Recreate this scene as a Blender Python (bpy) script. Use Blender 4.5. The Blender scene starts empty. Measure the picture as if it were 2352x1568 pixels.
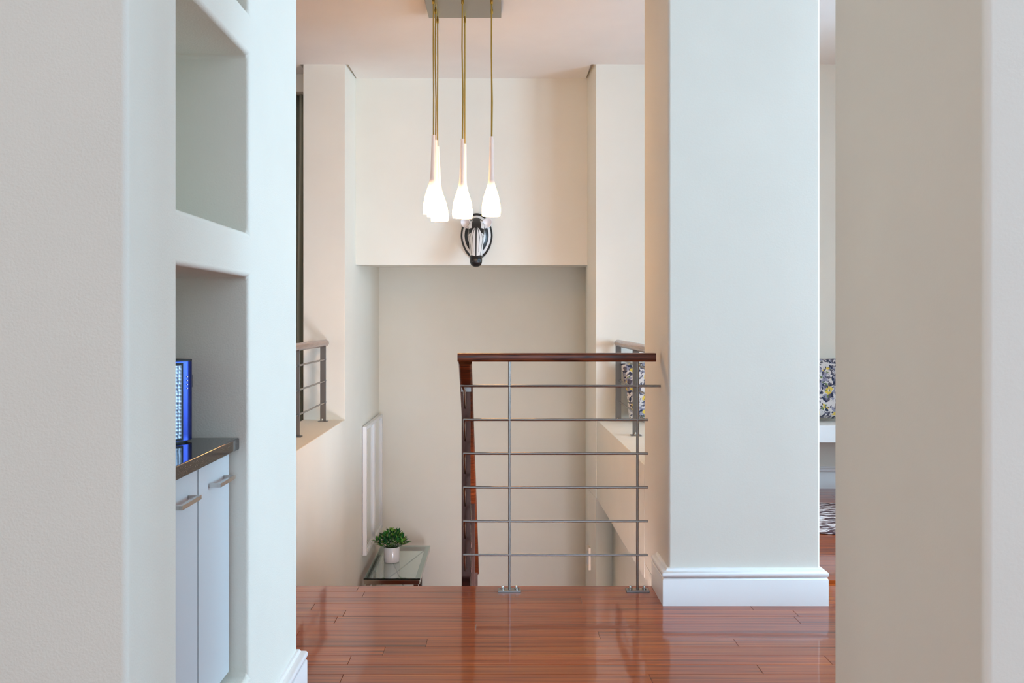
import bpy, bmesh, math, random
from mathutils import Vector, Matrix, Euler, noise

random.seed(7)
scene = bpy.context.scene
C = scene.collection
PI = math.pi
H = 2.872                       # ceiling height
F = 2200.0                      # focal length in pixels of the 2352 px wide frame

# ------------------------------------------------------------------ camera
cam_d = bpy.data.cameras.new('camera')
cam = bpy.data.objects.new('camera', cam_d)
C.objects.link(cam)
cam.location = (0, 0, 1.147)
cam.rotation_euler = (PI / 2, 0, 0)
cam_d.sensor_fit = 'HORIZONTAL'
cam_d.sensor_width = 36.0
cam_d.lens = 36.0 * F / 2352
cam_d.shift_x = 26 / 2352
cam_d.shift_y = -52 / 2352
cam_d.clip_start = 0.05
scene.camera = cam

# ------------------------------------------------------------------ world, light, exposure
world = bpy.data.worlds.new('sky')
scene.world = world
world.use_nodes = True
bg = world.node_tree.nodes['Background']
bg.inputs[0].default_value = (0.70, 0.85, 1.0, 1)
bg.inputs[1].default_value = 0.6

scene.view_settings.view_transform = 'Standard'
scene.view_settings.look = 'None'
scene.view_settings.gamma = 1
scene.view_settings.use_curve_mapping = False
scene.view_settings.exposure = 0.0
scene.cycles.max_bounces = 10
scene.cycles.diffuse_bounces = 6
scene.cycles.glossy_bounces = 5
scene.cycles.caustics_reflective = False
scene.cycles.caustics_refractive = False
scene.cycles.sample_clamp_indirect = 6.0


def area(name, loc, direction, sx, sy, watts, col):
    d = bpy.data.lights.new(name, 'AREA')
    d.shape = 'RECTANGLE'
    d.size, d.size_y = sx, sy
    d.energy = watts
    d.color = col
    o = bpy.data.objects.new(name, d)
    o.location = loc
    o.rotation_euler = Vector(direction).to_track_quat('-Z', 'Z').to_euler()
    C.objects.link(o)
    return o


# daylight standing in the window openings of the rooms around the landing
area('daylight_right', (5.15, 3.05, 1.40), (-1, 0, 0), 1.9, 2.0, 350, (0.49, 0.755, 1.0))
area('daylight_right_near', (5.15, 0.6, 1.40), (-1, 0, 0), 1.5, 2.0, 180, (0.46, 0.745, 1.0))
area('daylight_left_near', (-5.15, -1.0, 1.45), (1, 0, 0), 4.2, 1.9, 130, (0.97, 0.95, 0.86))
area('daylight_left_far', (-5.15, 4.8, 1.45), (1, 0, 0), 2.7, 1.9, 14, (1.0, 0.93, 0.84))
area('daylight_front', (1.0, -4.15, 1.6), (0, 1, 0), 3.0, 1.9, 100, (0.56, 0.78, 1.0))
area('daylight_lower', (1.05, 3.0, -1.05), (-0.55, 0.83, 0.06), 1.5, 1.6, 210, (0.88, 0.88, 0.98))


# ------------------------------------------------------------------ node helpers
def mat(name):
    m = bpy.data.materials.new(name)
    m.use_nodes = True
    nt = m.node_tree
    return m, nt, nt.nodes['Principled BSDF']


def N(nt, kind, **kw):
    n = nt.nodes.new(kind)
    for k, v in kw.items():
        if k.startswith('i_'):
            n.inputs[k[2:].replace('_', ' ')].default_value = v
        else:
            setattr(n, k, v)
    return n


def ramp(nt, fac, stops):
    r = nt.nodes.new('ShaderNodeValToRGB')
    els = r.color_ramp.elements
    while len(els) < len(stops):
        els.new(0.5)
    for e, (p, c) in zip(els, stops):
        e.position = p
        e.color = (c[0], c[1], c[2], 1)
    nt.links.new(fac, r.inputs[0])
    return r.outputs[0]


def bump(nt, bsdf, height, strength, dist):
    b = N(nt, 'ShaderNodeBump')
    b.inputs['Strength'].default_value = strength
    b.inputs['Distance'].default_value = dist
    nt.links.new(height, b.inputs['Height'])
    nt.links.new(b.outputs[0], bsdf.inputs['Normal'])
    return b


def plain(name, col, rough=0.5, metal=0.0, spec=0.5, coat=0.0):
    m, nt, b = mat(name)
    b.inputs['Base Color'].default_value = (*col, 1)
    b.inputs['Roughness'].default_value = rough
    b.inputs['Metallic'].default_value = metal
    b.inputs['Specular IOR Level'].default_value = spec
    b.inputs['Coat Weight'].default_value = coat
    b.inputs['Coat Roughness'].default_value = 0.05
    return m


def plaster(name, col, scale=230.0, strength=0.35, rough=0.75):
    m, nt, b = mat(name)
    g = N(nt, 'ShaderNodeNewGeometry')
    n1 = N(nt, 'ShaderNodeTexNoise')
    n1.inputs['Scale'].default_value = scale
    n1.inputs['Detail'].default_value = 4
    n2 = N(nt, 'ShaderNodeTexNoise')
    n2.inputs['Scale'].default_value = 3.0
    n2.inputs['Detail'].default_value = 5
    for n in (n1, n2):
        nt.links.new(g.outputs['Position'], n.inputs['Vector'])
    c = ramp(nt, n2.outputs[0], [(0.3, [v * 0.965 for v in col]), (0.7, col)])
    nt.links.new(c, b.inputs['Base Color'])
    b.inputs['Roughness'].default_value = rough
    b.inputs['Specular IOR Level'].default_value = 0.25
    bump(nt, b, n1.outputs[0], strength, 0.0022)
    return m


M = {}
M['wall'] = plaster('wall_paint', (0.782, 0.772, 0.688))
M['wall_smooth'] = plaster('smooth_wall_paint', (0.793, 0.767, 0.682), 160, 0.10)
M['ceiling'] = plaster('ceiling_paint', (0.90, 0.885, 0.86), 120, 0.06)
M['trim'] = plain('white_gloss_paint', (0.83, 0.83, 0.83), 0.3)
M['bench'] = plain('white_bench_paint', (0.84, 0.84, 0.83), 0.45)
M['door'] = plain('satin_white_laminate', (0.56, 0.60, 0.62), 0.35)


def wood_floor(name, use_random=True, striped=False):
    m, nt, b = mat(name)
    g = N(nt, 'ShaderNodeNewGeometry')
    oi = N(nt, 'ShaderNodeObjectInfo')
    sc = N(nt, 'ShaderNodeVectorMath', operation='MULTIPLY')
    sc.inputs[1].default_value = (0.9, 34, 1)
    nt.links.new(g.outputs['Position'], sc.inputs[0])
    off = N(nt, 'ShaderNodeVectorMath', operation='ADD')
    mul = N(nt, 'ShaderNodeMath', operation='MULTIPLY')
    mul.inputs[1].default_value = 57.0
    nt.links.new(oi.outputs['Random'], mul.inputs[0])
    nt.links.new(sc.outputs[0], off.inputs[0])
    nt.links.new(mul.outputs[0], off.inputs[1])
    n1 = N(nt, 'ShaderNodeTexNoise')
    n1.inputs['Scale'].default_value = 1.6
    n1.inputs['Detail'].default_value = 7
    n1.inputs['Roughness'].default_value = 0.62
    nt.links.new(off.outputs[0], n1.inputs['Vector'])
    grain = ramp(nt, n1.outputs[0], [(0.30, (0.085, 0.011, 0.0025)), (0.46, (0.26, 0.041, 0.006)),
                                     (0.60, (0.36, 0.070, 0.009)), (0.74, (0.46, 0.125, 0.022))])
    hsv = N(nt, 'ShaderNodeHueSaturation')
    mr = N(nt, 'ShaderNodeMapRange')
    mr.inputs['To Min'].default_value = 0.84
    mr.inputs['To Max'].default_value = 1.12
    nt.links.new(oi.outputs['Random'], mr.inputs['Value'])
    nt.links.new(mr.outputs[0], hsv.inputs['Value'])
    nt.links.new(grain, hsv.inputs['Color'])
    nt.links.new(hsv.outputs[0], b.inputs['Base Color'])
    b.inputs['Roughness'].default_value = 0.30
    b.inputs['Specular IOR Level'].default_value = 0.2
    b.inputs['Coat Weight'].default_value = 0.72
    b.inputs['Coat Roughness'].default_value = 0.055
    b.inputs['Coat IOR'].default_value = 1.42
    # slow waviness of the varnish
    wv = N(nt, 'ShaderNodeTexNoise')
    wv.inputs['Scale'].default_value = 9.0
    wv.inputs['Detail'].default_value = 2
    nt.links.new(g.outputs['Position'], wv.inputs['Vector'])
    bp = N(nt, 'ShaderNodeBump')
    bp.inputs['Strength'].default_value = 0.12
    bp.inputs['Distance'].default_value = 0.004
    nt.links.new(wv.outputs[0], bp.inputs['Height'])
    nt.links.new(bp.outputs[0], b.inputs['Coat Normal'])
    nt.links.new(bp.outputs[0], b.inputs['Normal'])
    return m


M['floorboard'] = wood_floor('varnished_red_hardwood')


def dark_wood(name, ca, cb, axis_scale, rough=0.22, coat=0.5):
    m, nt, b = mat(name)
    tc = N(nt, 'ShaderNodeTexCoord')
    mp = N(nt, 'ShaderNodeMapping')
    mp.inputs['Scale'].default_value = axis_scale
    nt.links.new(tc.outputs['Object'], mp.inputs['Vector'])
    n1 = N(nt, 'ShaderNodeTexNoise')
    n1.inputs['Scale'].default_value = 4.0
    n1.inputs['Detail'].default_value = 6
    nt.links.new(mp.outputs[0], n1.inputs['Vector'])
    c = ramp(nt, n1.outputs[0], [(0.35, ca), (0.65, cb)])
    nt.links.new(c, b.inputs['Base Color'])
    b.inputs['Roughness'].default_value = rough
    b.inputs['Coat Weight'].default_value = coat
    b.inputs['Coat Roughness'].default_value = 0.08
    b.inputs['Specular IOR Level'].default_value = 0.3
    return m


M['rail_wood'] = dark_wood('dark_red_handrail_wood', (0.045, 0.009, 0.003), (0.21, 0.045, 0.012), (2, 30, 30), 0.35, 0.12)
M['balcony_wood'] = dark_wood('brown_handrail_wood', (0.16, 0.095, 0.075), (0.27, 0.17, 0.135), (30, 2, 30), 0.3)
M['steel'] = plain('brushed_steel', (0.30, 0.28, 0.265), 0.28, 1.0)
M['dark_steel'] = plain('dark_steel', (0.27, 0.255, 0.25), 0.28, 1.0)
M['mirror_steel'] = plain('dark_bronzed_steel', (0.10, 0.055, 0.045), 0.22, 1.0)
M['chrome'] = plain('chrome', (0.50, 0.50, 0.48), 0.16, 1.0)
M['nickel'] = plain('satin_nickel', (0.62, 0.60, 0.57), 0.25, 1.0)
M['canopy'] = plain('brushed_canopy_metal', (0.34, 0.30, 0.24), 0.38, 1.0)
M['brass'] = plain('brass', (0.75, 0.52, 0.12), 0.2, 1.0)
M['cord'] = plain('gold_braided_cord', (0.42, 0.27, 0.035), 0.45)
M['pot'] = plain('white_glazed_ceramic', (0.84, 0.82, 0.83), 0.15)
M['soil'] = plain('dark_soil', (0.03, 0.02, 0.012), 0.9)
M['stem'] = plain('green_stem', (0.06, 0.16, 0.03), 0.5)
M['frame'] = plain('white_frame_paint', (0.82, 0.80, 0.79), 0.35)
M['backing'] = plain('black_backing', (0.012, 0.012, 0.012), 0.7)
M['blue'] = plain('blue_anodised_metal', (0.002, 0.014, 0.13), 0.24, 0.75)
M['black'] = plain('black_plastic', (0.006, 0.006, 0.008), 0.5, 0.0, 0.2)
M['led'] = plain('white_indicator', (0.9, 0.9, 0.95), 0.4)
M['plate'] = plain('cream_plastic', (0.70, 0.60, 0.48), 0.35)
M['switch'] = plain('grey_switch', (0.45, 0.45, 0.44), 0.3)


def granite():
    m, nt, b = mat('black_granite')
    tc = N(nt, 'ShaderNodeNewGeometry')
    v = N(nt, 'ShaderNodeTexNoise')
    v.inputs['Scale'].default_value = 420
    v.inputs['Detail'].default_value = 3
    nt.links.new(tc.outputs['Position'], v.inputs['Vector'])
    c = ramp(nt, v.outputs[0], [(0.5, (0.012, 0.012, 0.013)), (0.62, (0.05, 0.045, 0.04)), (0.74, (0.32, 0.30, 0.27))])
    nt.links.new(c, b.inputs['Base Color'])
    b.inputs['Roughness'].default_value = 0.08
    return m


M['granite'] = granite()


def glass(name, col, rough=0.0):
    m, nt, b = mat(name)
    b.inputs['Base Color'].default_value = (*col, 1)
    b.inputs['Roughness'].default_value = rough
    b.inputs['Transmission Weight'].default_value = 1.0
    b.inputs['IOR'].default_value = 1.5
    return m


M['table_glass'] = glass('green_tinted_glass', (0.76, 0.93, 0.89))


def shade_mat():
    m, nt, b = mat('lit_opal_glass')
    b.inputs['Base Color'].default_value = (0.80, 0.76, 0.74, 1)
    b.inputs['Roughness'].default_value = 0.25
    tc = N(nt, 'ShaderNodeTexCoord')
    sp = N(nt, 'ShaderNodeSeparateXYZ')
    nt.links.new(tc.outputs['Object'], sp.inputs[0])
    mr = N(nt, 'ShaderNodeMapRange')
    mr.inputs['From Min'].default_value = 0.09
    mr.inputs['From Max'].default_value = 0.19
    mr.interpolation_type = 'SMOOTHERSTEP'
    mr.inputs['To Min'].default_value = 1
    mr.inputs['To Max'].default_value = 0
    nt.links.new(sp.outputs[2], mr.inputs['Value'])
    col = ramp(nt, mr.outputs[0], [(0.0, (1.0, 0.55, 0.35)), (0.35, (1.0, 0.46, 0.12)), (1.0, (1.0, 0.53, 0.18))])
    nt.links.new(col, b.inputs['Emission Color'])
    mu = N(nt, 'ShaderNodeMath', operation='POWER')
    mu.inputs[1].default_value = 1.6
    nt.links.new(mr.outputs[0], mu.inputs[0])
    m2 = N(nt, 'ShaderNodeMath', operation='MULTIPLY_ADD')
    m2.inputs[1].default_value = 23.0
    m2.inputs[2].default_value = 0.16
    nt.links.new(mu.outputs[0], m2.inputs[0])
    nt.links.new(m2.outputs[0], b.inputs['Emission Strength'])
    return m


M['shade'] = shade_mat()


def vcol_mat(name, rough=0.4):
    m, nt, b = mat(name)
    a = N(nt, 'ShaderNodeVertexColor')
    a.layer_name = 'paint'
    nt.links.new(a.outputs[0], b.inputs['Base Color'])
    b.inputs['Roughness'].default_value = rough
    return m


M['zebra_paint'] = vcol_mat('zebra_striped_paint', 0.32)
M['ear'] = plain('pinkish_white_paint', (0.80, 0.75, 0.735), 0.5)


def floral(name, seed):
    m, nt, b = mat(name)
    tc = N(nt, 'ShaderNodeTexCoord')
    mp = N(nt, 'ShaderNodeMapping')
    mp.inputs['Location'].default_value = (seed, seed * 1.7, 0)
    nt.links.new(tc.outputs['Object'], mp.inputs['Vector'])
    w = N(nt, 'ShaderNodeTexNoise')
    w.inputs['Scale'].default_value = 11
    nt.links.new(mp.outputs[0], w.inputs['Vector'])
    mx = N(nt, 'ShaderNodeVectorMath', operation='MULTIPLY_ADD')
    mx.inputs[1].default_value = (0.045, 0.045, 0.045)
    nt.links.new(w.outputs['Color'], mx.inputs[0])
    nt.links.new(mp.outputs[0], mx.inputs[2])
    base = None
    layers = [(30, 0.45, (0.28, 0.28, 0.37)), (44, 0.42, (0.10, 0.095, 0.13)), (20, 0.36, (0.74, 0.54, 0.08)),
              (48, 0.385, (0.02, 0.03, 0.07)), (36, 0.33, (0.15, 0.22, 0.08))]
    prev = (0.66, 0.63, 0.62, 1)
    last = None
    for i, (s, th, col) in enumerate(layers):
        v = N(nt, 'ShaderNodeTexNoise', noise_dimensions='4D')
        v.inputs['Scale'].default_value = s
        v.inputs['Detail'].default_value = 1.0
        v.inputs['W'].default_value = seed * 3.1 + i * 7.7
        nt.links.new(mx.outputs[0], v.inputs['Vector'])
        mk = N(nt, 'ShaderNodeMapRange')
        mk.inputs['From Min'].default_value = th
        mk.inputs['From Max'].default_value = th + 0.035
        mk.inputs['To Min'].default_value = 1
        mk.inputs['To Max'].default_value = 0
        nt.links.new(v.outputs[0], mk.inputs['Value'])
        mix = N(nt, 'ShaderNodeMix', data_type='RGBA')
        nt.links.new(mk.outputs[0], mix.inputs['Factor'])
        if last is None:
            mix.inputs[6].default_value = prev
        else:
            nt.links.new(last, mix.inputs[6])
        mix.inputs[7].default_value = (*col, 1)
        last = mix.outputs[2]
    nt.links.new(last, b.inputs['Base Color'])
    b.inputs['Roughness'].default_value = 0.85
    return m


M['floral_a'] = floral('floral_cotton', 1.3)
M['floral_b'] = floral('floral_cotton_beside_railing', 4.1)
M['curtain'] = plain('sage_curtain_cloth', (0.36, 0.37, 0.30), 0.9)


def grille_mat():
    m, nt, b = mat('silver_patterned_grille')
    tc = N(nt, 'ShaderNodeTexCoord')
    v = N(nt, 'ShaderNodeTexVoronoi')
    v.inputs['Scale'].default_value = 120
    v.inputs['Randomness'].default_value = 0.25
    nt.links.new(tc.outputs['Object'], v.inputs['Vector'])
    c = ramp(nt, v.outputs['Distance'], [(0.1, (0.025, 0.035, 0.06)), (0.45, (0.17, 0.20, 0.25)), (0.8, (0.30, 0.34, 0.40))])
    nt.links.new(c, b.inputs['Base Color'])
    b.inputs['Metallic'].default_value = 0.6
    b.inputs['Roughness'].default_value = 0.35
    bump(nt, b, v.outputs['Distance'], 0.6, 0.002)
    return m


M['grille'] = grille_mat()


def rug_mat():
    m, nt, b = mat('brown_and_white_pile')
    g = N(nt, 'ShaderNodeNewGeometry')
    mp = N(nt, 'ShaderNodeMapping')
    mp.inputs['Scale'].default_value = (9, 30, 9)
    nt.links.new(g.outputs['Position'], mp.inputs['Vector'])
    n = N(nt, 'ShaderNodeTexNoise')
    n.inputs['Scale'].default_value = 1.3
    n.inputs['Detail'].default_value = 5
    n.inputs['Distortion'].default_value = 1.2
    nt.links.new(mp.outputs[0], n.inputs['Vector'])
    c = ramp(nt, n.outputs[0], [(0.42, (0.80, 0.76, 0.76)), (0.49, (0.30, 0.18, 0.16)), (0.54, (0.045, 0.018, 0.022)),
                                (0.66, (0.10, 0.05, 0.06))])
    nt.links.new(c, b.inputs['Base Color'])
    b.inputs['Roughness'].default_value = 0.95
    return m


M['rug'] = rug_mat()
M['rug_binding'] = plain('navy_binding', (0.04, 0.05, 0.14), 0.9)


def art_mat(name, x0):
    """pale print: a few thin grey brush marks near the bottom of a washed blue-green sheet"""
    m, nt, b = mat(name)
    tc = N(nt, 'ShaderNodeTexCoord')
    sp = N(nt, 'ShaderNodeSeparateXYZ')
    nt.links.new(tc.outputs['Generated'], sp.inputs[0])
    n = N(nt, 'ShaderNodeTexNoise')
    n.inputs['Scale'].default_value = 9
    n.inputs['Detail'].default_value = 3
    n.inputs['Distortion'].default_value = 1.5
    mp = N(nt, 'ShaderNodeMapping')
    mp.inputs['Location'].default_value = (x0, x0, 0)
    nt.links.new(tc.outputs['Object'], mp.inputs['Vector'])
    nt.links.new(mp.outputs[0], n.inputs['Vector'])
    mk = ramp(nt, n.outputs[0], [(0.54, (0, 0, 0)), (0.60, (1, 1, 1))])
    z = ramp(nt, sp.outputs[2], [(0.10, (0, 0, 0)), (0.17, (1, 1, 1)), (0.24, (1, 1, 1)), (0.31, (0, 0, 0))])
    mul = N(nt, 'ShaderNodeMath', operation='MULTIPLY')
    nt.links.new(mk, mul.inputs[0])
    nt.links.new(z, mul.inputs[1])
    mix = N(nt, 'ShaderNodeMix', data_type='RGBA')
    nt.links.new(mul.outputs[0], mix.inputs['Factor'])
    mix.inputs[6].default_value = (0.66, 0.73, 0.72, 1)
    mix.inputs[7].default_value = (0.22, 0.33, 0.36, 1)
    nt.links.new(mix.outputs[2], b.inputs['Base Color'])
    b.inputs['Roughness'].default_value = 0.12
    b.inputs['Coat Weight'].default_value = 1.0
    b.inputs['Coat Roughness'].default_value = 0.02
    return m


M['art_a'] = art_mat('pale_print_near', 0.4)
M['art_b'] = art_mat('pale_print_far', 2.9)


def leaf_mat():
    m, nt, b = mat('glossy_green_leaf')
    oi = N(nt, 'ShaderNodeObjectInfo')
    c = ramp(nt, oi.outputs['Random'], [(0.0, (0.006, 0.07, 0.025)), (0.45, (0.022, 0.17, 0.035)),
                                        (0.75, (0.08, 0.30, 0.03)), (1.0, (0.26, 0.44, 0.05))])
    nt.links.new(c, b.inputs['Base Color'])
    b.inputs['Roughness'].default_value = 0.35
    return m


M['leaf'] = leaf_mat()


# ------------------------------------------------------------------ mesh helpers
def link(name, me, material=None, parent=None):
    o = bpy.data.objects.new(name, me)
    C.objects.link(o)
    if material is not None and not me.materials:
        me.materials.append(material)
    if parent is not None:
        o.parent = parent
    return o


def smooth(o):
    for p in o.data.polygons:
        p.use_smooth = True
    return o


def bevel(o, w, seg=2, angle=40):
    md = o.modifiers.new('bevel', 'BEVEL')
    md.width = w
    md.segments = seg
    md.limit_method = 'ANGLE'
    md.angle_limit = math.radians(angle)
    md.harden_normals = True
    smooth(o)
    return o


def make(name, verts, faces, material=None, parent=None):
    me = bpy.data.meshes.new(name)
    me.from_pydata([tuple(v) for v in verts], [], faces)
    bm = bmesh.new()
    bm.from_mesh(me)
    bmesh.ops.recalc_face_normals(bm, faces=bm.faces)
    bm.to_mesh(me)
    bm.free()
    me.update()
    return link(name, me, material, parent)


def box_vf(x0, x1, y0, y1, z0, z1, base=0):
    v = [(x0, y0, z0), (x1, y0, z0), (x1, y1, z0), (x0, y1, z0), (x0, y0, z1), (x1, y0, z1), (x1, y1, z1), (x0, y1, z1)]
    f = [(0, 3, 2, 1), (4, 5, 6, 7), (0, 1, 5, 4), (1, 2, 6, 5), (2, 3, 7, 6), (3, 0, 4, 7)]
    return v, [tuple(i + base for i in q) for q in f]


def boxes(name, bs, material, parent=None):
    V, FA = [], []
    for b in bs:
        v, f = box_vf(*b, base=len(V))
        V += v
        FA += f
    return make(name, V, FA, material, parent)


def box(name, b, material, parent=None, bev=0.0, seg=2):
    o = boxes(name, [b], material, parent)
    if bev:
        bevel(o, bev, seg)
    return o


def prism(name, pts, z0, z1, material, parent=None, bev=0.0, seg=3):
    n = len(pts)
    V = [(p[0], p[1], z0) for p in pts] + [(p[0], p[1], z1) for p in pts]
    FA = [tuple(range(n))[::-1], tuple(range(n, 2 * n))]
    FA += [(i, (i + 1) % n, n + (i + 1) % n, n + i) for i in range(n)]
    o = make(name, V, FA, material, parent)
    if bev:
        bevel(o, bev, seg)
    return o


def lathe(name, prof, material, parent=None, n=28, loc=None, caps=True):
    """prof: list of (r, z)"""
    V, FA = [], []
    for r, z in prof:
        for i in range(n):
            a = 2 * PI * i / n
            V.append((r * math.cos(a), r * math.sin(a), z))
    for k in range(len(prof) - 1):
        for i in range(n):
            j = (i + 1) % n
            FA.append((k * n + i, k * n + j, (k + 1) * n + j, (k + 1) * n + i))
    if caps:
        FA.append(tuple(range(n))[::-1])
        FA.append(tuple(range((len(prof) - 1) * n, len(prof) * n)))
    o = make(name, V, FA, material, parent)
    smooth(o)
    md = o.modifiers.new('split', 'EDGE_SPLIT')
    md.split_angle = math.radians(38)
    if loc:
        o.location = loc
    return o


def sweep(name, pts, section, material, parent=None, up=Vector((0, 0, 1)), round_shade=True):
    """sweep a closed 2-D section [(side, up)] along a polyline, mitred"""
    pts = [Vector(p) for p in pts]
    m = len(section)
    V, FA = [], []
    for i, p in enumerate(pts):
        d0 = (pts[i] - pts[i - 1]).normalized() if i else None
        d1 = (pts[i + 1] - pts[i]).normalized() if i < len(pts) - 1 else None
        if d0 is None:
            t, k, ref = d1, 1.0, d1
        elif d1 is None:
            t, k, ref = d0, 1.0, d0
        else:
            t = (d0 + d1).normalized()
            ref = t
            k = 1.0 / max(0.3, t.dot(d1))
        u = up if abs(t.dot(up)) < 0.95 else Vector((0, 1, 0))
        side = t.cross(u).normalized()
        upv = side.cross(t).normalized()
        bend = (d1 - d0) if (d0 is not None and d1 is not None) else None
        for (a, b) in section:
            off = side * a + upv * b
            if bend is not None and bend.length > 1e-6:
                bn = bend.normalized()
                bn = (bn - t * bn.dot(t)).normalized()
                off += bn * off.dot(bn) * (k - 1)
            V.append(p + off)
    for i in range(len(pts) - 1):
        for j in range(m):
            FA.append((i * m + j, i * m + (j + 1) % m, (i + 1) * m + (j + 1) % m, (i + 1) * m + j))
    FA.append(tuple(range(m)))
    FA.append(tuple(range((len(pts) - 1) * m, len(pts) * m)))
    o = make(name, V, FA, material, parent)
    if round_shade:
        smooth(o)
        md = o.modifiers.new('split', 'EDGE_SPLIT')
        md.split_angle = math.radians(40)
    return o


def circle(r, n=10):
    return [(r * math.cos(2 * PI * i / n), r * math.sin(2 * PI * i / n)) for i in range(n)]


def rrect(w, h, r, n=4):
    out = []
    for cx, cy, a0 in ((w / 2 - r, h / 2 - r, 0), (-w / 2 + r, h / 2 - r, 90), (-w / 2 + r, -h / 2 + r, 180), (w / 2 - r, -h / 2 + r, 270)):
        for i in range(n + 1):
            a = math.radians(a0 + 90 * i / n)
            out.append((cx + r * math.cos(a), cy + r * math.sin(a)))
    return out


def struct(o):
    o['kind'] = 'structure'
    return o


def tag(o, label, cat, group=None):
    o['label'] = label
    o['category'] = cat
    if group:
        o['group'] = group
    return o


def thing(name, loc, label, cat, group=None):
    o = bpy.data.objects.new(name, None)
    o.empty_display_size = 0.1
    o.location = loc
    C.objects.link(o)
    return tag(o, label, cat, group)


def at(o, loc, rot=None):
    o.location = loc
    if rot:
        o.rotation_euler = rot
    return o


# ================================================================== LARGE STRUCTURE
YE = 4.115          # edge of the upper floor over the stairwell
YB = 6.5            # back wall of the rooms, front of the alcove columns
YH = 6.875          # face of the bulkhead
YA = 8.2            # lower back wall of the stairwell
ZL = -1.495         # half landing
ZG = -2.823         # lower hall floor
SL = 0.07           # slab thickness

# ---- floor: slab pieces below the boards
floor = struct(boxes('floor', [(-5, 5, -4, YE - 0.012, -SL, -0.014), (-5, -1.34, YE, 7.0, -SL, -0.014),
                               (1.285, 5, YE, 4.494, -SL, -0.014), (0.945, 5, 4.494, YB, -SL, -0.014)], M['floorboard']))


def board_mesh():
    ch = 0.0011
    L, W, T = 1.0, 0.0846, 0.0135
    x, y = L / 2, W / 2
    V = [(-x, -y, -T), (x, -y, -T), (x, y, -T), (-x, y, -T), (-x, -y, -ch), (x, -y, -ch), (x, y, -ch), (-x, y, -ch),
         (-x + ch, -y + ch, 0), (x - ch, -y + ch, 0), (x - ch, y - ch, 0), (-x + ch, y - ch, 0)]
    FA = [(0, 1, 5, 4), (1, 2, 6, 5), (2, 3, 7, 6), (3, 0, 4, 7), (4, 5, 9, 8), (5, 6, 10, 9), (6, 7, 11, 10), (7, 4, 8, 11), (8, 9, 10, 11)]
    me = bpy.data.meshes.new('floorboard')
    me.from_pydata(V, [], FA)
    me.materials.append(M['floorboard'])
    return me


bmesh_board = board_mesh()
rowh = 0.085
rb = random.Random(31)


def lay(x_min, x_max, y_top, y_bot, lmin, lmax):
    y = y_top - rowh / 2
    while y > y_bot:
        x = x_min - rb.uniform(0, lmin * 0.8)
        while x < x_max:
            L = rb.uniform(lmin, lmax)
            x0, x1 = max(x, x_min), min(x + L, x_max)
            if x1 - x0 > 0.05:
                o = bpy.data.objects.new('floorboard', bmesh_board)
                o.parent = floor
                o.location = ((x0 + x1) / 2, y, 0)
                o.scale = ((x1 - x0 - 0.0008), 1, 1)
                C.objects.link(o)
            x += L
        y -= rowh


lay(-1.6, 3.0, YE, 2.2, 0.9, 1.8)
lay(1.287, 3.6, YB, 4.2, 0.9, 1.7)
struct(boxes('floor_field', [(-5, 5, -4, 2.155, -0.0139, 0), (-5, -1.6, 2.155, YE, -0.0139, 0), (3.0, 5, 2.155, YE, -0.0139, 0),
                             (-5, -1.34, YE, 7.0, -0.0139, 0), (3.6, 5, YE, YB, -0.0139, 0)], M['floorboard']))

# ---- ceiling: boards stop short of the alcove cheeks and leave a shadow gap
struct(boxes('ceiling', [(-5, 5, -4, YB, H, H + 0.03), (-1.034, 0.612, YB, YH, H, H + 0.03), (-5, -1.362, YB, 7.0, H, H + 0.03),
                         (-5.2, 5.2, -4.2, 8.4, H + 0.0301, H + 0.12)], M['ceiling']))


# ---- the thick left wall with its three niches
def niche_wall():
    xf, xb = -0.617, -1.25
    ys = [1.584, 1.827, 2.353, 2.902]
    zs = [0.0, 0.27, 1.25, 1.358, 1.794, 1.898, 2.35, H]
    holes = {(1, 1), (1, 3), (1, 5)}
    dep = 0.40
    V, FA = [], []
    idx = {}
    for i, y in enumerate(ys):
        for k, z in enumerate(zs):
            idx[i, k] = len(V)
            V.append((xf, y, z))
    for i in range(3):
        for k in range(7):
            q = (idx[i, k], idx[i + 1, k], idx[i + 1, k + 1], idx[i, k + 1])
            if (i, k) not in holes:
                FA.append(q)
            else:
                b = len(V)
                for j in q:
                    V.append((xf - dep, V[j][1], V[j][2]))
                FA.append((b, b + 1, b + 2, b + 3))
                for j in range(4):
                    FA.append((q[j], q[(j + 1) % 4], b + (j + 1) % 4, b + j))
    b = len(V)
    V += [(xb, ys[0], 0), (xb, ys[-1], 0), (xb, ys[-1], H), (xb, ys[0], H)]
    FA.append((b, b + 1, b + 2, b + 3))
    FA.append(tuple(idx[0, k] for k in range(8)) + (b + 3, b))
    FA.append(tuple(idx[3, k] for k in range(8)) + (b + 2, b + 1))
    FA.append(tuple(idx[i, 0] for i in range(4)) + (b + 1, b))
    FA.append(tuple(idx[i, 7] for i in range(4)) + (b + 2, b + 3))
    o = make('wall_left', V, FA, M['wall'])
    bevel(o, 0.011, 4, 40)
    return struct(o)


niche_wall()

# ---- near pier on the right
struct(prism('wall_right', [(0.800, 1.584), (1.50, 1.584), (1.50, 2.30), (0.800, 2.30)], 0, H, M['wall_smooth'], bev=0.014, seg=4))

# ---- square pillar
struct(prism('wall_pillar', [(0.674, 3.853), (1.285, 3.853), (1.285, 4.494), (0.674, 4.494)], 0, H, M['wall_smooth'], bev=0.010, seg=3))
struct(box('trim_pillar_foot', (0.676, 1.283, YE, 4.492, -SL, -0.0005), M['wall_smooth']))

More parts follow.
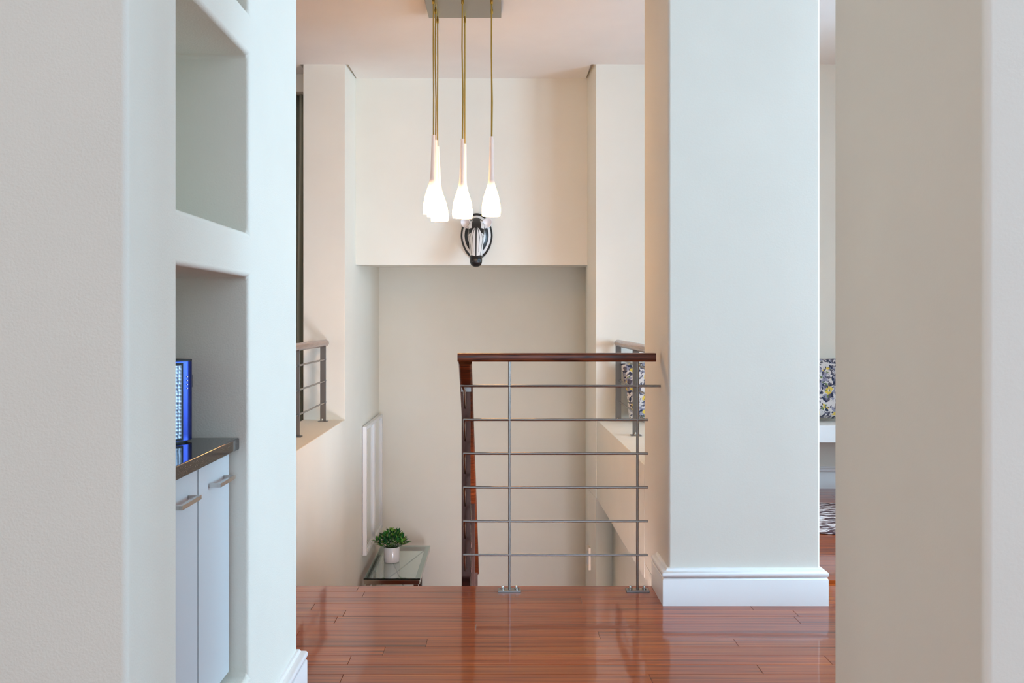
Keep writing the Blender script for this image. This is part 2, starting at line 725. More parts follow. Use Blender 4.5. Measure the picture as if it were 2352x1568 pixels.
# ---- stairwell walls
struct(prism('wall_stair_left', [(-1.34, YE), (-1.054, YE), (-1.054, YB + 0.02), (-1.34, YB + 0.02)], ZG, 0.464, M['wall_smooth'], bev=0.006))
struct(prism('wall_column_left', [(-1.34, YB), (-1.056, YB), (-1.041, YH), (-1.04, YA), (-1.34, YA)], ZG, H + 0.03, M['wall_smooth'], bev=0.003))
struct(prism('wall_stair_right', [(0.6735, 4.494), (0.945, 4.494), (0.945, YB), (0.650, YB)], -SL, 0.464, M['wall_smooth'], bev=0.004))
struct(prism('wall_back_right', [(0.645, YB), (5, YB), (5, 6.75), (1.2, 6.75), (1.2, 8.4), (0.76, 8.4), (0.727, YA), (0.622, YH)], -SL, H + 0.03, M['wall_smooth'], bev=0.003))
struct(prism('wall_passage', [(0.645, YB), (0.81, 6.95), (0.81, 4.115), (1.2, 4.115), (1.2, 8.4), (0.76, 8.4), (0.727, YA), (0.622, YH)], ZG, -SL, M['wall_smooth']))
struct(boxes('wall_lower_hall', [(-1.34, -1.054, -1, YE, ZG, -SL)], M['wall_smooth']))
struct(make('wall_bulkhead', [(-1.06, YH, 1.534), (0.66, YH, 1.534), (0.76, YA + 0.1, 1.592), (-1.06, YA + 0.1, 1.592),
                              (-1.06, YH, H + 0.03), (0.66, YH, H + 0.03), (0.76, YA + 0.1, H + 0.03), (-1.06, YA + 0.1, H + 0.03)],
            box_vf(0, 1, 0, 1, 0, 1)[1], M['wall_smooth']))
struct(box('wall_back', (-1.34, 0.76, YA, YA + 0.2, ZG, 1.7), M['wall_smooth']))
struct(box('wall_back_left', (-5, -1.34, 7.0, 7.2, 0, H), M['wall_smooth']))
struct(box('floor_lower_hall', (-1.34, 1.2, -1, 6.4, ZG - 0.1, ZG), M['floorboard']))


# ---- stairs: down to the half landing, then on to the lower hall
def flight(name, x0, x1, y0, z0, n, dirn):
    bs = []
    for i in range(n):
        ya = y0 + dirn * 0.28 * i
        yb = ya + dirn * 0.285
        z = z0 - 0.166 * (i + 1)
        bs.append((x0, x1, min(ya, yb), max(ya, yb), z - 0.2, z))
    return struct(boxes(name, bs, M['floorboard']))


flight('stair_flight', -1.052, -0.11, YE, 0, 8, 1)
flight('stair_flight', -0.10, 0.808, YE + 0.28 * 8, ZL, 7, -1)
struct(box('floor_landing', (-1.052, 0.808, YE + 0.28 * 8, YA, ZL - 0.2, ZL), M['floorboard']))


# ---- outer walls with window openings
struct(boxes('wall_east', [(5.0, 5.12, -4, -0.2, 0, H), (5.0, 5.12, 1.4, 2.1, 0, H), (5.0, 5.12, 4.0, 6.75, 0, H)] +
             [(5.0, 5.12, a, b, c, d) for a, b in ((-0.2, 1.4), (2.1, 4.0)) for c, d in ((0, 0.4), (2.40, H))], M['wall_smooth']))
struct(box('unseen_shade_block', (3.2, 3.9, 4.85, 5.4, 0, H), M['wall_smooth']))  # unseen block added to keep right window light off the wall above the bench
struct(boxes('wall_west', [(-5.12, -5.0, -4, -3.2, 0, H), (-5.12, -5.0, 1.2, 3.4, 0, H), (-5.12, -5.0, 6.2, 7.2, 0, H)] +
             [(-5.12, -5.0, a, b, c, d) for a, b in ((-3.2, 1.2), (3.4, 6.2)) for c, d in ((0, 0.5), (2.45, H))], M['wall_smooth']))
struct(boxes('wall_south', [(-5, -0.5, -4.12, -4, 0, H), (2.5, 5, -4.12, -4, 0, H), (-0.5, 2.5, -4.12, -4, 0, 0.6), (-0.5, 2.5, -4.12, -4, 2.6, H)], M['wall_smooth']))
w = [(5.03, 5.08, 2.1, 4.0, 0.4, 0.45), (5.03, 5.08, 2.1, 4.0, 2.35, 2.40)]
for y in (2.1, 3.025, 3.95):
    w.append((5.03, 5.08, y, y + 0.05, 0.4501, 2.3499))
struct(boxes('window_1', w, M['trim']))


# ---- skirting boards
def skirting_section(flip=1):
    p = [(0, 0), (0.026, 0), (0.026, 0.104), (0.022, 0.109), (0.019, 0.110)]
    for i in range(7):
        a = math.radians(-80 + 160 * i / 6)
        p.append((0.0155 + 0.0125 * math.cos(a), 0.1235 + 0.0125 * math.sin(a)))
    p += [(0.010, 0.138), (0.006, 0.145), (0, 0.147)]
    return [(flip * a, b) for a, b in p]


struct(sweep('baseboard_pillar', [(0.674, YE, 0), (0.674, 3.853, 0), (1.285, 3.853, 0), (1.285, 4.494, 0)], skirting_section(1), M['trim']))
struct(sweep('baseboard_left', [(-0.617, 1.584, 0), (-0.617, 2.902, 0), (-1.25, 2.902, 0)], skirting_section(1), M['trim']))
struct(sweep('baseboard_back', [(0.945, YB, 0), (5, YB, 0)], skirting_section(1), M['trim']))

# ================================================================== OBJECTS
# ---- guard rail around the stair opening, running on down the stair
YR = 4.037
rail = thing('stair_railing', (0.2, YR, 0), 'dark wood handrail with six steel rungs guarding the top of the stairs', 'railing')


def rp(x, y, z):
    return (x - 0.2, y - YR, z)


SLOPE = 0.664
XS0, XS1 = -0.150, -0.170       # the stair rail drifts a little to the left on its way down


def stair_pt(y, z_at_top):
    t = (y - YR) / (6.29 - YR)
    return (XS0 + (XS1 - XS0) * t, y, z_at_top - SLOPE * (y - YR))


h1 = sweep('handrail', [rp(-0.181, YR, 0.985), rp(0.651, YR, 0.985)], rrect(0.052, 0.036, 0.010), M['rail_wood'], rail)
bevel(h1, 0.006, 3, 50)
a, b_ = stair_pt(YR + 0.022, 0.982), stair_pt(6.29, 0.982)
h2 = sweep('stair_handrail', [rp(*a), rp(*b_)], rrect(0.056, 0.036, 0.012), M['rail_wood'], rail)
bevel(h2, 0.008, 3, 50)
posts_y = [4.20, 5.30, 6.25]
for y in posts_y:
    x, _, z = stair_pt(y, 0.966)
    tread = ZL if y > YE + 0.28 * 8 else -0.166 * (int((y - YE) / 0.28) + 1)
    p = box('post', (x - 0.2 - 0.0195, x - 0.2 + 0.0195, y - YR - 0.005, y - YR + 0.005, tread, z - 0.002), M['mirror_steel'], rail, 0.001, 1)
    if y < 4.5:
        box('collar', (x - 0.2 - 0.0215, x - 0.2 + 0.0215, y - YR - 0.007, y - YR + 0.007, z - 0.03, z - 0.006), M['steel'], p)
    box('base_plate', (x - 0.2 - 0.045, x - 0.2 + 0.045, y - YR - 0.025, y - YR + 0.025, tread, tread + 0.008), M['steel'], p)
for k in range(6):
    z = 0.864 - 0.1423 * k
    xr = 0.6735 if k == 0 else 0.620
    xl = -0.163 if k == 0 else -0.153
    pts = [rp(xr, YR, z), rp(xl, YR, z)]
    for y in (YR + 0.03, 6.25):
        q = stair_pt(y, z)
        pts.append(rp(q[0] - 0.004, q[1], q[2]))
    sweep('rung', pts, circle(0.0055, 10), M['steel'], rail)
for x in (0.0367, 0.576):
    r_ = sweep('baluster_rod', [rp(x, YR, 0.008), rp(x, YR, 0.969)], circle(0.0056, 10), M['steel'], rail)
    pl = box('base_plate', (x - 0.2 - 0.048, x - 0.2 + 0.048, -0.024, 0.024, 0, 0.008), M['steel'], rail, 0.001, 1)
    for s in (-1, 1):
        nut = lathe('dome_nut', [(0.0085, 0), (0.0085, 0.006), (0.0062, 0.007), (0.0060, 0.012), (0.0045, 0.0155), (0.0015, 0.017)], M['chrome'], pl, 12)
        nut.location = (x - 0.2 + s * 0.029, 0, 0.008)


# ---- balcony railings on the two low walls
def balcony(x, post_y, y0, y1, label):
    z0 = 0.464
    t = thing('balcony_railing', (x, post_y[0], z0), label, 'railing', 'balcony railings on the low walls')
    oy = post_y[0]
    hr = sweep('handrail', [(0, y0 - oy, 0.52), (0, y1 - oy - 0.012, 0.52)], circle(0.0235, 20), M['balcony_wood'], t)
    end = lathe('end_cap', [(0.0235, 0), (0.0225, 0.006), (0.018, 0.011), (0.010, 0.0135), (0.002, 0.0142)], M['balcony_wood'], hr, 20)
    end.location = (0, y1 - oy - 0.012, 0.52)
    end.rotation_euler = (-PI / 2, 0, 0)
    for y in post_y:
        p = box('post', (-0.019, 0.019, y - oy - 0.005, y - oy + 0.005, 0.006, 0.504), M['dark_steel'], t, 0.001, 1)
        box('base_plate', (-0.030, 0.030, y - oy - 0.026, y - oy + 0.026, 0, 0.006), M['dark_steel'], p)
        for s in (-1, 1):
            nut = lathe('dome_nut', [(0.009, 0), (0.009, 0.006), (0.0065, 0.008), (0.006, 0.013), (0.0015, 0.018)], M['chrome'], p, 12)
            nut.location = (0.004 * s, y - oy + s * 0.016, 0.006)
    for z in (0.412, 0.269, 0.126):
        sweep('rung', [(0.008, y0 - oy, z), (0.008, y1 - oy - 0.05, z)], circle(0.0055, 10), M['steel'], t)
    return t


balcony(-1.181, [6.37, 5.54, 4.72], 4.6, 6.47, 'steel post railing with brown round handrail on the left low wall')
balcony(0.790, [6.43, 5.60, 4.72], 4.56, 6.47, 'steel post railing with brown round handrail on the right low wall')

# ---- pendant lamp cluster
pend = thing('pendant_cluster', (-0.20, 5.17, H), 'cluster of white glass pendant shades on gold cords under a square metal plate', 'ceiling lamp')
can = box('canopy', (-0.203, 0.203, -0.203, 0.200, -0.040, 0), M['canopy'], pend, 0.002, 1)
shade_prof = [(0.0500, 0.0), (0.0522, 0.022), (0.0515, 0.040), (0.0475, 0.070), (0.0400, 0.100), (0.0290, 0.132), (0.0205, 0.158),
              (0.0158, 0.185), (0.0138, 0.215), (0.0125, 0.28), (0.0105, 0.36), (0.0098, 0.400)]
inner = [(r - 0.003, z) for r, z in shade_prof[:9]][::-1]


def shade_mesh():
    prof = shade_prof + [(0.002, 0.400)]
    full = [(0.0, 0.0)]
    o = lathe('shade', inner[:1] + inner[1:] + shade_prof + [(0.003, 0.401)], M['shade'], None, 28, caps=False)
    me = o.data
    bpy.data.objects.remove(o)
    return me


sm = shade_mesh()
bulb_me = None
rowsY = [5.02, 5.18, 5.34]
colsX = [-0.352, -0.200, -0.048]
# column, row, bottom z, lean about y, lean about x
spots = [(0, 0, 1.696, 0.018, 0.05), (0, 1, 1.700, 0.0, 0.06), (0, 2, 1.692, -0.030, 0.0),
         (1, 0, 1.676, 0.010, 0.0), (1, 2, 1.708, 0.016, 0.0), (2, 0, 1.688, 0.004, 0.0), (2, 1, 1.702, 0.012, 0.0)]
for c, r, zb, ly, lx in spots:
    x, y = colsX[c] + 0.20, rowsY[r] - 5.17
    zt = zb + 0.415 - H
    sh = bpy.data.objects.new('shade', sm)
    C.objects.link(sh)
    sh.parent = pend
    # hang from the top of the neck so that the lean swings the bell
    top = Vector((x, y, zt))
    R = Euler((lx, ly, 0)).to_matrix()
    sh.rotation_euler = (lx, ly, 0)
    sh.location = top - R @ Vector((0, 0, 0.415))
    sh.scale = (0.95, 0.95, 0.415 / 0.401)
    md = sh.modifiers.new('split', 'EDGE_SPLIT')
    md.split_angle = math.radians(50)
    w1 = (random.random() - 0.5) * 0.006
    sweep('cord', [(x, y, -0.044), (x + w1, y, -0.3), (x - w1, y, -0.55), (x, y, zt - 0.002)], circle(0.0038, 8), M['cord'], pend)
    fit = lathe('cord_grip', [(0.007, 0), (0.007, 0.022), (0.0045, 0.028), (0.0045, 0.036)], M['brass'], pend, 12)
    fit.location = (x, y, -0.0765)


# ---- zebra head trophy on the bulkhead
zeb = thing('zebra_head', (-0.172, YH, 1.738), 'carved zebra head trophy with white ears on a striped oval plaque on the bulkhead', 'wall decoration')
BLK, WHT = (0.010, 0.009, 0.009), (0.72, 0.70, 0.68)


def paint(o, fn):
    ca = o.data.color_attributes.new('paint', 'FLOAT_COLOR', 'POINT')
    for i, v in enumerate(o.data.vertices):
        ca.data[i].color = (*fn(v.co, i), 1)


def plaque():
    nr, na = 46, 72
    V, FA, rr = [], [], []
    a, b = 0.115, 0.167
    for i in range(nr + 1):
        r = i / nr
        d = -0.012 - 0.055 * (1 - r ** 2.2)
        if i == nr:
            d = -0.002
        for j in range(na):
            t = 2 * PI * j / na
            z = b * r * math.sin(t)
            x = a * r * math.cos(t) * (1.0 - 0.10 * max(0, -math.sin(t)) * r)
            V.append((x, d, z))
            rr.append(r)
    for i in range(nr):
        for j in range(na):
            FA.append((i * na + j, i * na + (j + 1) % na, (i + 1) * na + (j + 1) % na, (i + 1) * na + j))
    FA.append(tuple(range(nr * na, (nr + 1) * na)))
    me = bpy.data.meshes.new('plaque')
    me.from_pydata(V, [], FA)
    o = link('plaque', me, M['zebra_paint'], zeb)
    smooth(o)

    def fn(co, i):
        r = rr[i]
        if 0.74 < r < 0.875 or 0.44 < r < 0.56:
            return WHT
        return BLK
    paint(o, fn)
    return o


plaque()


def zebra_head():
    # loft from forehead to muzzle: centre (y,z), half width, half depth
    st = [(0.0, (-0.045, 0.120), 0.020, 0.020), (0.06, (-0.056, 0.105), 0.044, 0.030), (0.18, (-0.082, 0.066), 0.058, 0.046),
          (0.32, (-0.110, 0.020), 0.057, 0.052), (0.48, (-0.140, -0.040), 0.051, 0.050), (0.66, (-0.170, -0.110), 0.046, 0.044),
          (0.80, (-0.194, -0.162), 0.043, 0.040), (0.90, (-0.206, -0.194), 0.043, 0.038), (0.96, (-0.211, -0.212), 0.036, 0.031),
          (1.0, (-0.212, -0.224), 0.016, 0.014)]
    ns, na = 170, 220

    def interp(t):
        for a, b in zip(st, st[1:]):
            if t <= b[0]:
                u = (t - a[0]) / (b[0] - a[0])
                u2 = u
                return [a[1][0] + (b[1][0] - a[1][0]) * u2, a[1][1] + (b[1][1] - a[1][1]) * u2, a[2] + (b[2] - a[2]) * u2, a[3] + (b[3] - a[3]) * u2]
        return [st[-1][1][0], st[-1][1][1], st[-1][2], st[-1][3]]
    ax = Vector((0, -0.46, -0.89)).normalized()
    nrm = Vector((0, -0.89, 0.46)).normalized()     # outwards from the bridge of the nose
    V, FA, par = [], [], []
    for i in range(ns + 1):
        t = i / ns
        # smooth the profile
        acc = [0, 0, 0, 0]
        for dt in (-0.04, -0.02, 0, 0.02, 0.04):
            q = interp(min(1, max(0, t + dt * min(1, 6 * min(t, 1 - t) + 0.05))))
            acc = [a + b / 5 for a, b in zip(acc, q)]
        cy, cz, wx, wd = acc
        for j in range(na):
            th = 2 * PI * j / na
            cs, sn = math.cos(th), math.sin(th)
            x = wx * (abs(sn) ** 0.85) * (1 if sn >= 0 else -1)
            d = wd * (abs(cs) ** 0.85) * (1 if cs >= 0 else -1)
            p = Vector((x, cy, cz)) + nrm * d
            # brow and eye ridges
            if 0.12 < t < 0.34 and cs > 0.1:
                k = math.exp(-((t - 0.24) / 0.06) ** 2) * math.exp(-((abs(sn) - 0.75) / 0.2) ** 2)
                p += Vector((0.008 * k * (1 if sn > 0 else -1), -0.006 * k, 0))
            # nostrils
            if 0.88 < t < 0.97 and cs > 0:
                k = math.exp(-((t - 0.93) / 0.018) ** 2) * math.exp(-((abs(sn) - 0.5) / 0.14) ** 2)
                p -= nrm * 0.006 * k
            V.append(p)
            par.append((t, sn, cs))
    for i in range(ns):
        for j in range(na):
            FA.append((i * na + j, i * na + (j + 1) % na, (i + 1) * na + (j + 1) % na, (i + 1) * na + j))
    FA.append(tuple(range(na)))
    FA.append(tuple(range(ns * na, (ns + 1) * na)))
    me = bpy.data.meshes.new('head')
    me.from_pydata([tuple(v) for v in V], [], FA)
    bm = bmesh.new()
    bm.from_mesh(me)
    bmesh.ops.recalc_face_normals(bm, faces=bm.faces)
    bm.to_mesh(me)
    bm.free()
    o = link('head', me, M['zebra_paint'], zeb)
    smooth(o)

    def stripe(t, sn, cs):
        s = abs(sn)
        if t > 0.84 - 0.05 * s:
            return BLK
        if cs < -0.15:
            return BLK if int(t * 14) % 2 else WHT
        lens0 = 0.30                                # where the white blaze starts
        if t < lens0:                               # dark forelock, white brows
            return WHT if 0.50 < s < 0.86 and t > 0.10 else BLK
        u = (t - lens0) / (0.84 - lens0)
        b = 0.84 * (u / 0.35) ** 0.55 if u < 0.35 else 0.84 - 0.26 * ((u - 0.35) / 0.65) ** 1.5
        if s < 0.065:
            return BLK                              # centre line
        if abs(s - b * 0.5) < 0.045 * (1 - 0.7 * u) and u < 0.85:
            return BLK
        if s < b:
            return WHT
        if s < b + 0.06:
            return BLK
        if u < 0.17:
            return BLK
        e = ((u - 0.30) / 0.10) ** 2 + ((s - 0.97) / 0.05) ** 2
        return BLK if 0.45 < e < 1.0 else WHT

    def fn(co, i):
        t, th = par[i][0], 2 * PI * (i % na) / na
        acc = [0.0, 0.0, 0.0]
        for a in (-0.4, 0.0, 0.4):
            for c in (-0.4, 0.0, 0.4):
                h = th + c * 2 * PI / na
                col = stripe(min(1, max(0, t + a / ns)), math.sin(h), math.cos(h))
                acc = [p + q / 9 for p, q in zip(acc, col)]
        return acc
    paint(o, fn)
    return o


zebra_head()


def ear(sx):
    nr, na = 10, 24
    V, FA = [], []
    for i in range(nr + 1):
        r = i / nr
        for j in range(na):
            t = 2 * PI * j / na
            x = 0.035 * r * math.cos(t)
            z = 0.047 * r * math.sin(t)
            y = 0.030 * (1 - r ** 2)
            V.append((x * (1 - 0.35 * max(0, -math.sin(t)) * r), y, z))
    for i in range(nr):
        for j in range(na):
            FA.append((i * na + j, i * na + (j + 1) % na, (i + 1) * na + (j + 1) % na, (i + 1) * na + j))
    o = make('ear', V, FA, M['ear'], zeb)
    smooth(o)
    md = o.modifiers.new('thick', 'SOLIDIFY')
    md.thickness = 0.004
    o.location = (sx * 0.071, -0.100, 0.083)
    o.rotation_euler = (0.25, sx * 0.85, sx * 0.35)
    o['label'] = 'pinkish white cupped ear'
    for k in range(1):
        s = sweep('ear_base', [(sx * 0.036, -0.075, 0.050), (sx * 0.050, -0.085, 0.062), (sx * 0.062, -0.088, 0.075)], circle(0.016, 12), M['ear'], zeb)


ear(-1)
ear(1)


# ---- two framed pictures on the stair wall
def picture(y0, y1, art, label):
    z0, z1 = -0.628, 0.339
    yc, zc = (y0 + y1) / 2, (z0 + z1) / 2
    t = thing('picture_frame', (-1.04, yc, z0), label, 'picture', 'white framed prints on the stair wall')
    hw, hz = (y1 - y0) / 2, z1 - z0
    fw = 0.026
    xa, xb = 0.0045, 0.035
    for bb in ((xa, xb, -hw, -hw + fw, 0, hz), (xa, xb, hw - fw, hw, 0, hz), (xa, xb, -hw + fw, hw - fw, 0, fw), (xa, xb, -hw + fw, hw - fw, hz - fw, hz)):
        box('frame_bar', bb, M['frame'], t, 0.0012, 1)
    box('backing_board', (0.0005, 0.0042, -hw + 0.006, hw - 0.006, 0.006, hz - 0.006), M['backing'], t)
    pr = box('print', (0.0043, 0.020, -hw + fw, hw - fw, fw, hz - fw), art, t)
    return t


picture(7.178, 7.648, M['art_a'], 'tall white framed pale print on the stair wall, nearer of the pair')
picture(7.662, 8.150, M['art_b'], 'tall white framed pale print on the stair wall, farther one by the corner')

# ---- glass console table on the landing
tb = thing('console_table', (-0.79, 7.49, ZL), 'glass topped console table with polished metal frame on the landing below the pictures', 'table')
TX0, TX1, TY0, TY1 = -0.21, 0.203, -0.51, 0.51
TZ = -0.745 - ZL
gt = box('glass_top', (TX0, TX1, TY0, TY1, TZ - 0.009, TZ), M['table_glass'], tb, 0.001, 1)
rw = 0.036
for bb in ((TX0 + 0.003, TX0 + 0.003 + rw, TY0 + 0.003 + rw, TY1 - 0.003 - rw), (TX1 - 0.003 - rw, TX1 - 0.003, TY0 + 0.003 + rw, TY1 - 0.003 - rw),
           (TX0 + 0.003, TX1 - 0.003, TY0 + 0.003, TY0 + 0.003 + rw), (TX0 + 0.003, TX1 - 0.003, TY1 - 0.003 - rw, TY1 - 0.003)):
    box('frame_rail', (*bb, TZ - 0.0445, TZ - 0.0105), M['chrome'], tb, 0.003, 2)
for sx in (TX0 + 0.014, TX1 - 0.014 - rw):
    for sy in (TY0 + 0.006, -0.16):
        box('leg', (sx, sx + rw, sy, sy + rw, 0, TZ - 0.0447), M['chrome'], tb, 0.003, 2)
for q in (1, -1):
    sweep('brace', [(q * -0.150, 0.48, TZ - 0.052 - 0.006 * q), (q * 0.080, -0.50, TZ - 0.052 - 0.006 * q)], circle(0.0045, 8), M['nickel'], tb)

# ---- potted plant on the table
pp = thing('potted_plant', (-0.85, 7.47, -0.745), 'small bushy green plant in a white cylinder pot on the glass table', 'plant')
lathe('pot', [(0.055, 0), (0.0595, 0.003), (0.061, 0.012), (0.061, 0.116), (0.0595, 0.118), (0.056, 0.116), (0.056, 0.098)], M['pot'], pp, 40)
lathe('soil', [(0.0555, 0.0985), (0.054, 0.101), (0.002, 0.105)], M['soil'], pp, 24)


def leaf_mesh():
    V = [(0, 0, 0), (0.006, 0.010, 0.0015), (0.0088, 0.022, 0.002), (0.005, 0.035, 0.0008), (0, 0.044, -0.003), (-0.005, 0.035, 0.0008), (-0.0088, 0.022, 0.002),
         (-0.006, 0.010, 0.0015), (0, 0.011, -0.001), (0, 0.022, -0.0012), (0, 0.034, -0.0018)]
    FA = [(0, 1, 8), (1, 2, 9, 8), (2, 3, 10, 9), (3, 4, 10), (0, 8, 7), (7, 8, 9, 6), (6, 9, 10, 5), (5, 10, 4)]
    me = bpy.data.meshes.new('leaf')
    me.from_pydata(V, [], FA)
    me.materials.append(M['leaf'])
    for p in me.polygons:
        p.use_smooth = True
    return me


lm = leaf_mesh()
rl = random.Random(5)
SV, SF = [], []
for k in range(40):
    ang = k * 2.39996
    rad = 0.115 * math.sqrt((k + 0.5) / 40)
    lift = 0.112 * (1 - (rad / 0.14) ** 2) + rl.uniform(-0.014, 0.012)
    tip = Vector((rad * math.cos(ang), rad * math.sin(ang), 0.106 + max(-0.004, lift)))
    root = Vector((tip.x * 0.30, tip.y * 0.30, 0.1))
    d = (tip - root).normalized()
    # stem: a thin three sided stick
    s1 = d.orthogonal().normalized() * 0.0013
    s2 = d.cross(s1).normalized() * 0.0013
    b0 = len(SV)
    for p in (root, tip):
        SV += [p + s1, p - s1 * 0.5 + s2, p - s1 * 0.5 - s2]
    SF += [(b0, b0 + 1, b0 + 4, b0 + 3), (b0 + 1, b0 + 2, b0 + 5, b0 + 4), (b0 + 2, b0, b0 + 3, b0 + 5)]
    for j in range(7):
        o = bpy.data.objects.new('leaf', lm)
        o.parent = pp
        f = 1.0 if j < 4 else 0.72
        p = root.lerp(tip, f)
        a2 = ang + j * 1.7 + rl.uniform(-0.4, 0.4)
        tilt = rl.uniform(0.25, 1.0) if j < 4 else rl.uniform(-0.1, 0.5)
        dirv = (d * (0.4 + tilt) + Vector((math.cos(a2), math.sin(a2), rl.uniform(-0.15, 0.35))) * 0.8).normalized()
        q = dirv.to_track_quat('Y', 'Z')
        o.rotation_mode = 'QUATERNION'
        o.rotation_quaternion = q
        s = rl.uniform(0.85, 1.35)
        o.scale = (s, s, s)
        o.location = p
        C.objects.link(o)
make('stems', SV, SF, M['stem'], pp)['kind'] = 'stuff'

# ---- light switch on the stair wall
sw = thing('light_switch', (0.630, 6.745, -0.534), 'cream light switch plate on the right wall of the stairwell', 'switch')
box('plate', (-0.018, -0.0005, -0.042, 0.042, -0.078, 0.078), M['plate'], sw, 0.003, 2)
box('rocker', (-0.0215, -0.0175, -0.022, 0.022, -0.045, 0.045), M['switch'], sw, 0.001, 1)
sw.rotation_euler = (0, 0, math.atan2(0.023, 0.375))

# ---- cabinet and counter in the lower niche
NX = -0.617
cb = thing('cabinet', (-0.83, 2.09, 0.27), 'white two door cabinet built into the lower niche under the black counter', 'cabinet')


def cl(x0, x1, y0, y1, z0, z1):
    return (x0 + 0.83, x1 + 0.83, y0 - 2.09, y1 - 2.09, z0 - 0.27, z1 - 0.27)


box('body', cl(-1.005, -0.684, 1.842, 2.338, 0.286, 0.826), M['black'], cb)
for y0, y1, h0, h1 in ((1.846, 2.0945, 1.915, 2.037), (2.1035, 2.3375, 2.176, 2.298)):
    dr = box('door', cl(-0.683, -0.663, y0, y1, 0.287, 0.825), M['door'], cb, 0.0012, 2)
    hd = boxes('handle', [cl(-0.6425, -0.6360, h0, h1, 0.7640, 0.7730), cl(-0.6625, -0.6426, h0, h0 + 0.007, 0.7640, 0.7730),
                          cl(-0.6625, -0.6426, h1 - 0.007, h1, 0.7640, 0.7730)], M['nickel'], dr)
    hd['label'] = 'satin metal bar handle'
ct = tag(box('countertop', (-1.0, -0.638, 1.842, 2.338, 0.828, 0.857), M['granite'], None, 0.003, 2),
         'polished black granite slab on top of the white niche cabinet', 'countertop')

# ---- blue speaker on the counter
spk = thing('speaker', (-0.821, 2.2075, 0.857), 'metallic blue speaker with silver patterned front standing on the black counter', 'speaker')
spk.rotation_euler = (0, 0, math.radians(55))
SH = 0.190
body = sweep('body', [(0, 0, 0.005), (0, 0, SH)], rrect(0.226, 0.088, 0.030, 6), M['blue'], spk, up=Vector((0, 1, 0)))
bevel(body, 0.003, 2, 50)
sweep('foot', [(0, 0, 0.0), (0, 0, 0.0049)], rrect(0.21, 0.075, 0.03, 6), M['black'], spk, up=Vector((0, 1, 0)))
sweep('top_cap', [(0, 0, SH + 0.0003), (0, 0, SH + 0.004)], rrect(0.226, 0.088, 0.030, 6), M['black'], spk, up=Vector((0, 1, 0)))
box('grille_surround', (-0.082, 0.0705, -0.0475, -0.0442, 0.006, SH - 0.003), M['black'], spk)
box('grille', (-0.078, 0.0635, -0.0510, -0.0476, 0.010, SH - 0.008), M['grille'], spk, 0.001, 1)
for k in range(4):
    d = lathe('indicator', [(0.0018, 0), (0.0018, 0.0012), (0.001, 0.0016)], M['led'], spk, 10)
    d.location = (0.084, -0.0439, 0.127 + 0.009 * k)
    d.rotation_euler = (PI / 2, 0, 0)
box('power_button', (0.1105, 0.1165, -0.022, -0.004, 0.126, 0.158), M['black'], spk, 0.002, 2)

# ---- window bench, cushions and rug in the room on the right
tag(box('window_bench', (0.946, 4.6, 6.08, YB - 0.001, 0.361, 0.470), M['bench'], None, 0.004, 2),
    'long white floating bench along the back wall of the right room', 'bench')


def cushion(name, loc, rot, w, h, th, material, label):
    n = 28
    V, FA = [], []
    for s in (-1, 1):
        for i in range(n + 1):
            for j in range(n + 1):
                u, v = -1 + 2 * i / n, -1 + 2 * j / n
                e = ((1 - abs(u) ** 2.6) * (1 - abs(v) ** 2.6))
                y = s * th / 2 * max(0, e) ** 0.5
                px = u * (1 - 0.05 * (1 - v * v) * 0 - 0.045 * (1 - abs(v)) * abs(u) ** 2)
                pz = v * (1 - 0.045 * (1 - abs(u)) * abs(v) ** 2)
                y += 0.004 * noise.noise(Vector((u * 2.5, v * 2.5, s))) * e
                V.append((px * w / 2, y, pz * h / 2))
    m = (n + 1) * (n + 1)
    for s in range(2):
        for i in range(n):
            for j in range(n):
                a = s * m + i * (n + 1) + j
                FA.append((a, a + 1, a + n + 2, a + n + 1))
    me = bpy.data.meshes.new(name)
    me.from_pydata(V, [], FA)
    bm = bmesh.new()
    bm.from_mesh(me)
    bmesh.ops.remove_doubles(bm, verts=bm.verts, dist=1e-5)
    bmesh.ops.recalc_face_normals(bm, faces=bm.faces)
    bm.to_mesh(me)
    bm.free()
    o = link(name, me, material)
    smooth(o)
    o.location = loc
    o.rotation_euler = rot
    return tag(o, label, 'cushion', 'floral cushions on the window bench')


cushion('cushion', (1.035, 6.36, 0.683), (-0.28, -0.08, 0.12), 0.43, 0.38, 0.15, M['floral_b'], 'floral cushion leaning behind the right balcony railing post')
cushion('cushion', (2.10, 6.36, 0.688), (-0.26, 0.03, 0.05), 0.44, 0.415, 0.15, M['floral_a'], 'floral cushion with yellow blooms on the bench right of the pillar')


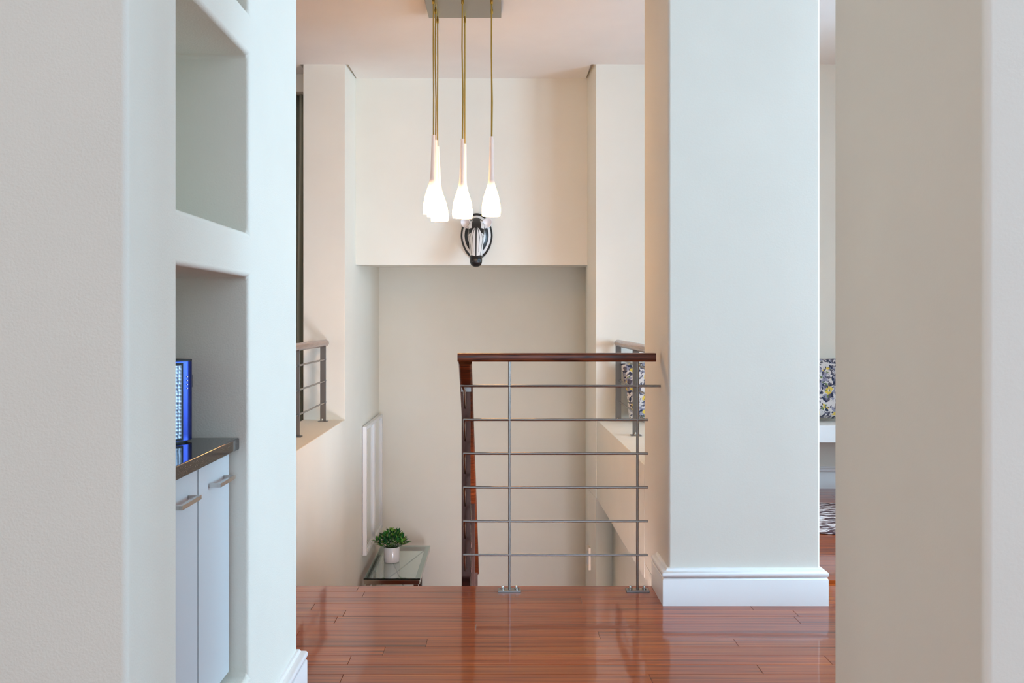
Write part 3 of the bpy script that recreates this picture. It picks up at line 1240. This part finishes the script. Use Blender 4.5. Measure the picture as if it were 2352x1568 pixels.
def rug():
    n = 90
    rr = random.Random(3)
    rings = [0.0, 0.3, 0.6, 0.82, 0.94, 1.0]
    V, FA = [], []
    for zi, z in ((0, 0.0005), (1, 0.016)):
        for k, r in enumerate(rings):
            for i in range(n):
                a = 2 * PI * i / n
                e = 1 + 0.05 * noise.noise(Vector((math.cos(a) * 3, math.sin(a) * 3, 0.3))) + 0.02 * rr.uniform(-1, 1) * (r > 0.9)
                c, s = math.cos(a), math.sin(a)
                k4 = 1 / (abs(c) ** 5 + abs(s) ** 5) ** 0.2
                x, y = 0.80 * c * k4 * e * r, 0.42 * s * k4 * e * r
                zz = z if zi == 0 else (z + 0.008 * noise.noise(Vector((x * 14, y * 14, 1))) if k < 5 else 0.006)
                V.append((x, y, zz))
    R = len(rings)
    for zi in range(2):
        for k in range(R - 1):
            for i in range(n):
                a = (zi * R + k) * n
                FA.append((a + i, a + (i + 1) % n, a + n + (i + 1) % n, a + n + i))
    for i in range(n):
        a, b = (R - 1) * n, (2 * R - 1) * n
        FA.append((a + i, a + (i + 1) % n, b + (i + 1) % n, b + i))
    o = make('rug', V, FA, M['rug'])
    smooth(o)
    o.location = (2.35, 5.50, 0)
    tag(o, 'dark brown and white shaggy rug on the red floor in front of the bench', 'rug')
    # navy fringe tufts along the near edge
    FV, FF = [], []
    for i in range(260):
        x = rr.uniform(-0.45, 0.7)
        b = len(FV)
        y = -0.40 - rr.uniform(0, 0.02)
        h = rr.uniform(0.006, 0.014)
        dx = rr.uniform(-0.012, 0.012)
        FV += [(x - 0.004, y, 0.010), (x + 0.004, y, 0.010), (x + dx, y - rr.uniform(0.03, 0.055), 0.003), (x + dx * 0.5, y - 0.015, h + 0.006)]
        FF += [(b, b + 1, b + 3), (b, b + 3, b + 2), (b + 1, b + 2, b + 3)]
    f = make('fringe', FV, FF, M['rug_binding'], o)
    f['kind'] = 'stuff'
    f['label'] = 'navy fringe'


rug()


# ---- curtain and pelmet in the room on the left
def curtain():
    V, FA = [], []
    n, m = 200, 12
    x0, x1 = -2.6, -1.372
    for k in range(m + 1):
        z = 0.02 + (2.746 - 0.02) * k / m
        for i in range(n + 1):
            u = i / n
            x = x0 + (x1 - x0) * u
            y = 6.86 + 0.035 * math.sin(u * 2 * PI * 24 + 0.5 * math.sin(k * 0.4)) * (0.8 + 0.2 * math.sin(u * 31))
            V.append((x + 0.006 * math.sin(k * 0.5 + u * 9), y, z))
    for k in range(m):
        for i in range(n):
            a = k * (n + 1) + i
            FA.append((a, a + 1, a + n + 2, a + n + 1))
    o = make('curtain', V, FA, M['curtain'])
    smooth(o)
    md = o.modifiers.new('thick', 'SOLIDIFY')
    md.thickness = 0.002
    tag(o, 'sage grey pleated curtain hanging behind the left column', 'curtain')


curtain()
struct(box('trim_pelmet', (-2.8, -1.366, 6.75, 6.995, 2.749, H - 0.001), M['wall_smooth']))
